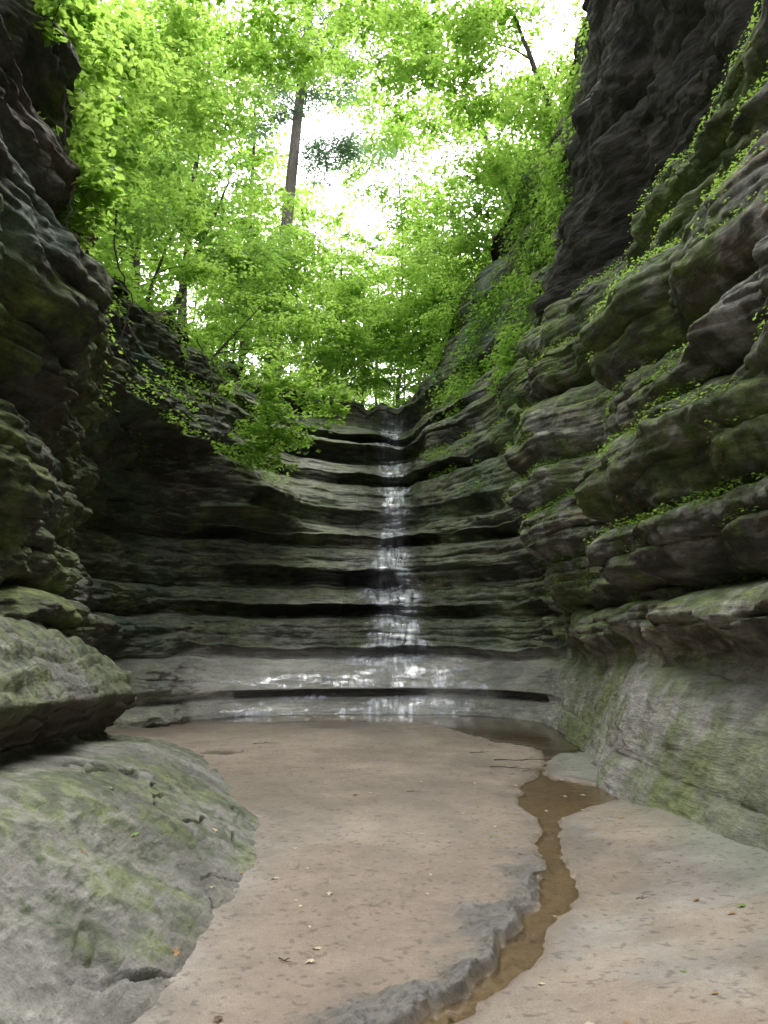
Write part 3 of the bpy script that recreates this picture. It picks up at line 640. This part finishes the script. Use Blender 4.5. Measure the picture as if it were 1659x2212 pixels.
# ---------------------------------------------------------------- waterfall
i0=np.searchsorted(t,6.9); i1=np.searchsorted(t,10.6)
rows=np.where((zs>-.02)&(zs<=10.95))[0]
Wp=(P+Nn*.02)[i0:i1,rows]
wz=Wp[...,2]; hwid=np.interp(wz,[0,.9,1.2,1.6,2.2,3.3,3.8,5.6,6.5,8.3,9,10.8],[4.4,3.8,2.2,.9,.85,1.0,.7,.5,.55,.65,.45,.5])
xcn=.28+.08*np.sin(wz*1.3)-.9*(1-sstep(.9,1.4,wz))
wn=fbm(Wp[...,0],Wp[...,1],wz,1.6,4,.6,sz=3)
ed=1-sstep(.35,1.0,np.abs(Wp[...,0]-xcn)/hwid+.5*wn)
lowf=1-sstep(1.1,1.5,wz)
patch2=sstep(-.02,.3,fbm(Wp[...,0],Wp[...,1],wz+20,1.3,4,.6,sz=5)+.4*np.exp(-((Wp[...,0]-.3)/.7)**2))
ed=ed*(.32+1.1*sstep(-.1,.4,Nn[i0:i1,rows][...,2]))*(1-lowf+lowf*patch2*.65)  # paler treads and low fan: sheen of wet ledges painted into the sheet
ed=np.clip(ed,0,1)
fm=(ed[:-1,:-1]>0)|(ed[1:,1:]>0)
me=build_mesh('waterfall',Wp,grid_faces(Wp.shape[0],Wp.shape[1],fm),True,np.repeat(ed[...,None],4,-1).reshape(-1,4))
put('waterfall',me,M_fall,'thin white waterfall trickling down stepped rock ledges, plus painted wet sheen','waterfall','structure')

# ---------------------------------------------------------------- fallen leaves and twigs
def simple_mat(n,c,r=.7):
    m,nt,out=newmat(n); b=nt.nodes.new('ShaderNodeBsdfPrincipled'); nt.links.new(b.outputs[0],out.inputs[0]); b.inputs['Roughness'].default_value=r
    v=mapping(nt,(1,1,1)); nn=noise_node(nt,v,60,3,.6)
    nt.links.new(ramp(nt,nn.outputs['Fac'],[(.3,(c[0]*.6,c[1]*.6,c[2]*.6,1)),(.7,(c[0]*1.2,c[1]*1.2,c[2]*1.2,1))]),b.inputs['Base Color']); return m
lm=[simple_mat('dry_leaf',(.36,.21,.09)),simple_mat('pale_leaf',(.55,.48,.33)),simple_mat('green_fallen_leaf',(.2,.3,.06)),simple_mat('dark_leaf',(.12,.07,.04))]
lname=['orange brown','pale tan','green','dark brown']
lob=[]
for k in range(11):
    a=math.pi*2*k/11; r=.5 if k%2==0 else .27
    lob.append((math.cos(a)*r*1.1,math.sin(a)*r*.8,.05*math.sin(a*2)+.06*(k%2)))
def leafmesh(m):
    V=[(0,0,0.02)]+lob; F=[(0,i+1,(i+1)%11+1) for i in range(11)]
    V+=[(-.5,-.015,.03),(-.95,-.01,.06),(-.95,.01,.06),(-.5,.015,.03)]; F2=(12,13,14,15)
    me=bpy.data.meshes.new('fallen_leaf'); me.from_pydata(V,[],F+[F2]); me.materials.append(m); return me
lms=[leafmesh(m) for m in lm]
fx=np.concatenate([rng.uniform(-1.1,2.4,85),[ -1.6,-1.9,-1.3,-1.7,-2.0]]); fy=np.concatenate([3.4+rng.random(85)**1.3*10,[5.2,5.6,6.2,4.6,7.4]])
dg=bpy.context.evaluated_depsgraph_get(); dg.update()
def drop(x,y):
    hit,loc,nn,_,ob,_=scene.ray_cast(dg,Vector((x,y,2.0)),Vector((0,0,-1)))
    return (loc,nn) if hit else (Vector((x,y,.06)),Vector((0,0,1)))
for i in range(len(fx)):
    loc,nn=drop(float(fx[i]),float(fy[i])); k=int(rng.choice(4,p=[.3,.3,.12,.28]))
    o=bpy.data.objects.new('fallen_leaf',lms[k]); link(o); o.location=loc+nn*.004
    q=nn.to_track_quat('Z','Y'); o.rotation_euler=q.to_euler(); o.rotation_euler.rotate_axis('Z',rng.random()*6.28)
    s=.03+.04*rng.random(); o.scale=(s,s,s)
    o["label"]=lname[k]+' fallen leaf lying on the canyon floor'; o["category"]='leaf'; o["group"]='fallen leaves on the canyon floor'
M_twig=simple_mat('twig_bark',(.10,.075,.055),.9)
for i,(x,y,a,L) in enumerate([(1.9,10.9,.1,.8),(1.6,10.2,-.3,.5),(2.1,10.5,.6,.4),(1.4,11.6,.2,.3),(-1.9,12.5,.1,.3),(-.5,4.2,-.6,.09),(1.6,5.1,.4,.09),(.3,8.6,.3,.12)]):
    tb=Tubes(); n=7; u=np.linspace(-.5,.5,n)*L
    pts=np.stack([u,rng.normal(0,.03*L,n),.008+rng.normal(0,.003,n)],-1); tb.add(pts,np.linspace(.009,.003,n)*(.4+L*.6),5)
    tb.add(np.stack([pts[3],pts[3]+[.15*L,.12*L,.01],pts[3]+[.25*L,.25*L,.01]]),[.004,.003,.0015],4)
    o=put('twig',tb.mesh('twig',M_twig),None,'thin dark twig lying on the wet sand','twig',group='twigs on the canyon floor')
    loc,nn=drop(x,y); o.location=loc; o.rotation_euler=(0,0,a)
for i,pts in enumerate([[(-4.9,13,9.9),(-5.0,13.2,8.8),(-4.7,13.4,7.9),(-4.75,13.2,7.0),(-4.5,13.3,6.4)],[(-3.9,8.3,8.6),(-3.8,8.2,7.7),(-3.7,8.3,7.0),(-3.65,8.2,6.2)],[(-4.9,19,9.4),(-4.5,19,8.6),(-4.4,18.8,7.7),(-4.1,18.6,6.6)]]):
    tb=Tubes(); p=np.array(pts); u=np.linspace(0,len(p)-1,24); q=catmull(p,u)+rng.normal(0,.02,(24,3))
    tb.add(q,np.linspace(.022,.006,24),6)
    put('hanging_root',tb.mesh('hanging_root',M_bark),None,'thin tree root hanging down the dark rock','root',group='roots hanging from the rim')

# ---------------------------------------------------------------- light, world, camera
w=bpy.data.worlds.new('World'); scene.world=w; w.use_nodes=True; nt=w.node_tree; nt.nodes.clear()
sky=nt.nodes.new('ShaderNodeTexSky'); sky.sky_type='NISHITA'; sky.sun_disc=False
EL=math.radians(58); AZ=math.radians(12)
sky.sun_elevation=EL; sky.sun_rotation=AZ; sky.dust_density=4; sky.air_density=1; sky.ozone_density=1
hs=nt.nodes.new('ShaderNodeHueSaturation'); hs.inputs['Saturation'].default_value=.22; hs.inputs['Value'].default_value=4.8
bg=nt.nodes.new('ShaderNodeBackground'); bg.inputs['Strength'].default_value=.15
ow=nt.nodes.new('ShaderNodeOutputWorld')
nt.links.new(sky.outputs[0],hs.inputs['Color']); nt.links.new(hs.outputs[0],bg.inputs[0]); nt.links.new(bg.outputs[0],ow.inputs[0])
sd_=bpy.data.lights.new('sun','SUN'); sd_.energy=2.0; sd_.angle=math.radians(25); sd_.color=(1,.96,.88)
so=bpy.data.objects.new('sun',sd_); link(so)
dv=Vector((math.sin(AZ)*math.cos(EL),math.cos(AZ)*math.cos(EL),math.sin(EL)))
so.rotation_euler=dv.to_track_quat('Z','Y').to_euler()
cd=bpy.data.cameras.new('camera'); co=bpy.data.objects.new('camera',cd); link(co)
cd.sensor_fit='HORIZONTAL'; cd.sensor_width=36; cd.lens=36; cd.clip_start=.05; cd.clip_end=600
co.location=(0,0,1.6); co.rotation_euler=(math.radians(99.7),0,0)
scene.camera=co
scene.view_settings.view_transform='Standard'; scene.view_settings.look='None'; scene.view_settings.exposure=0
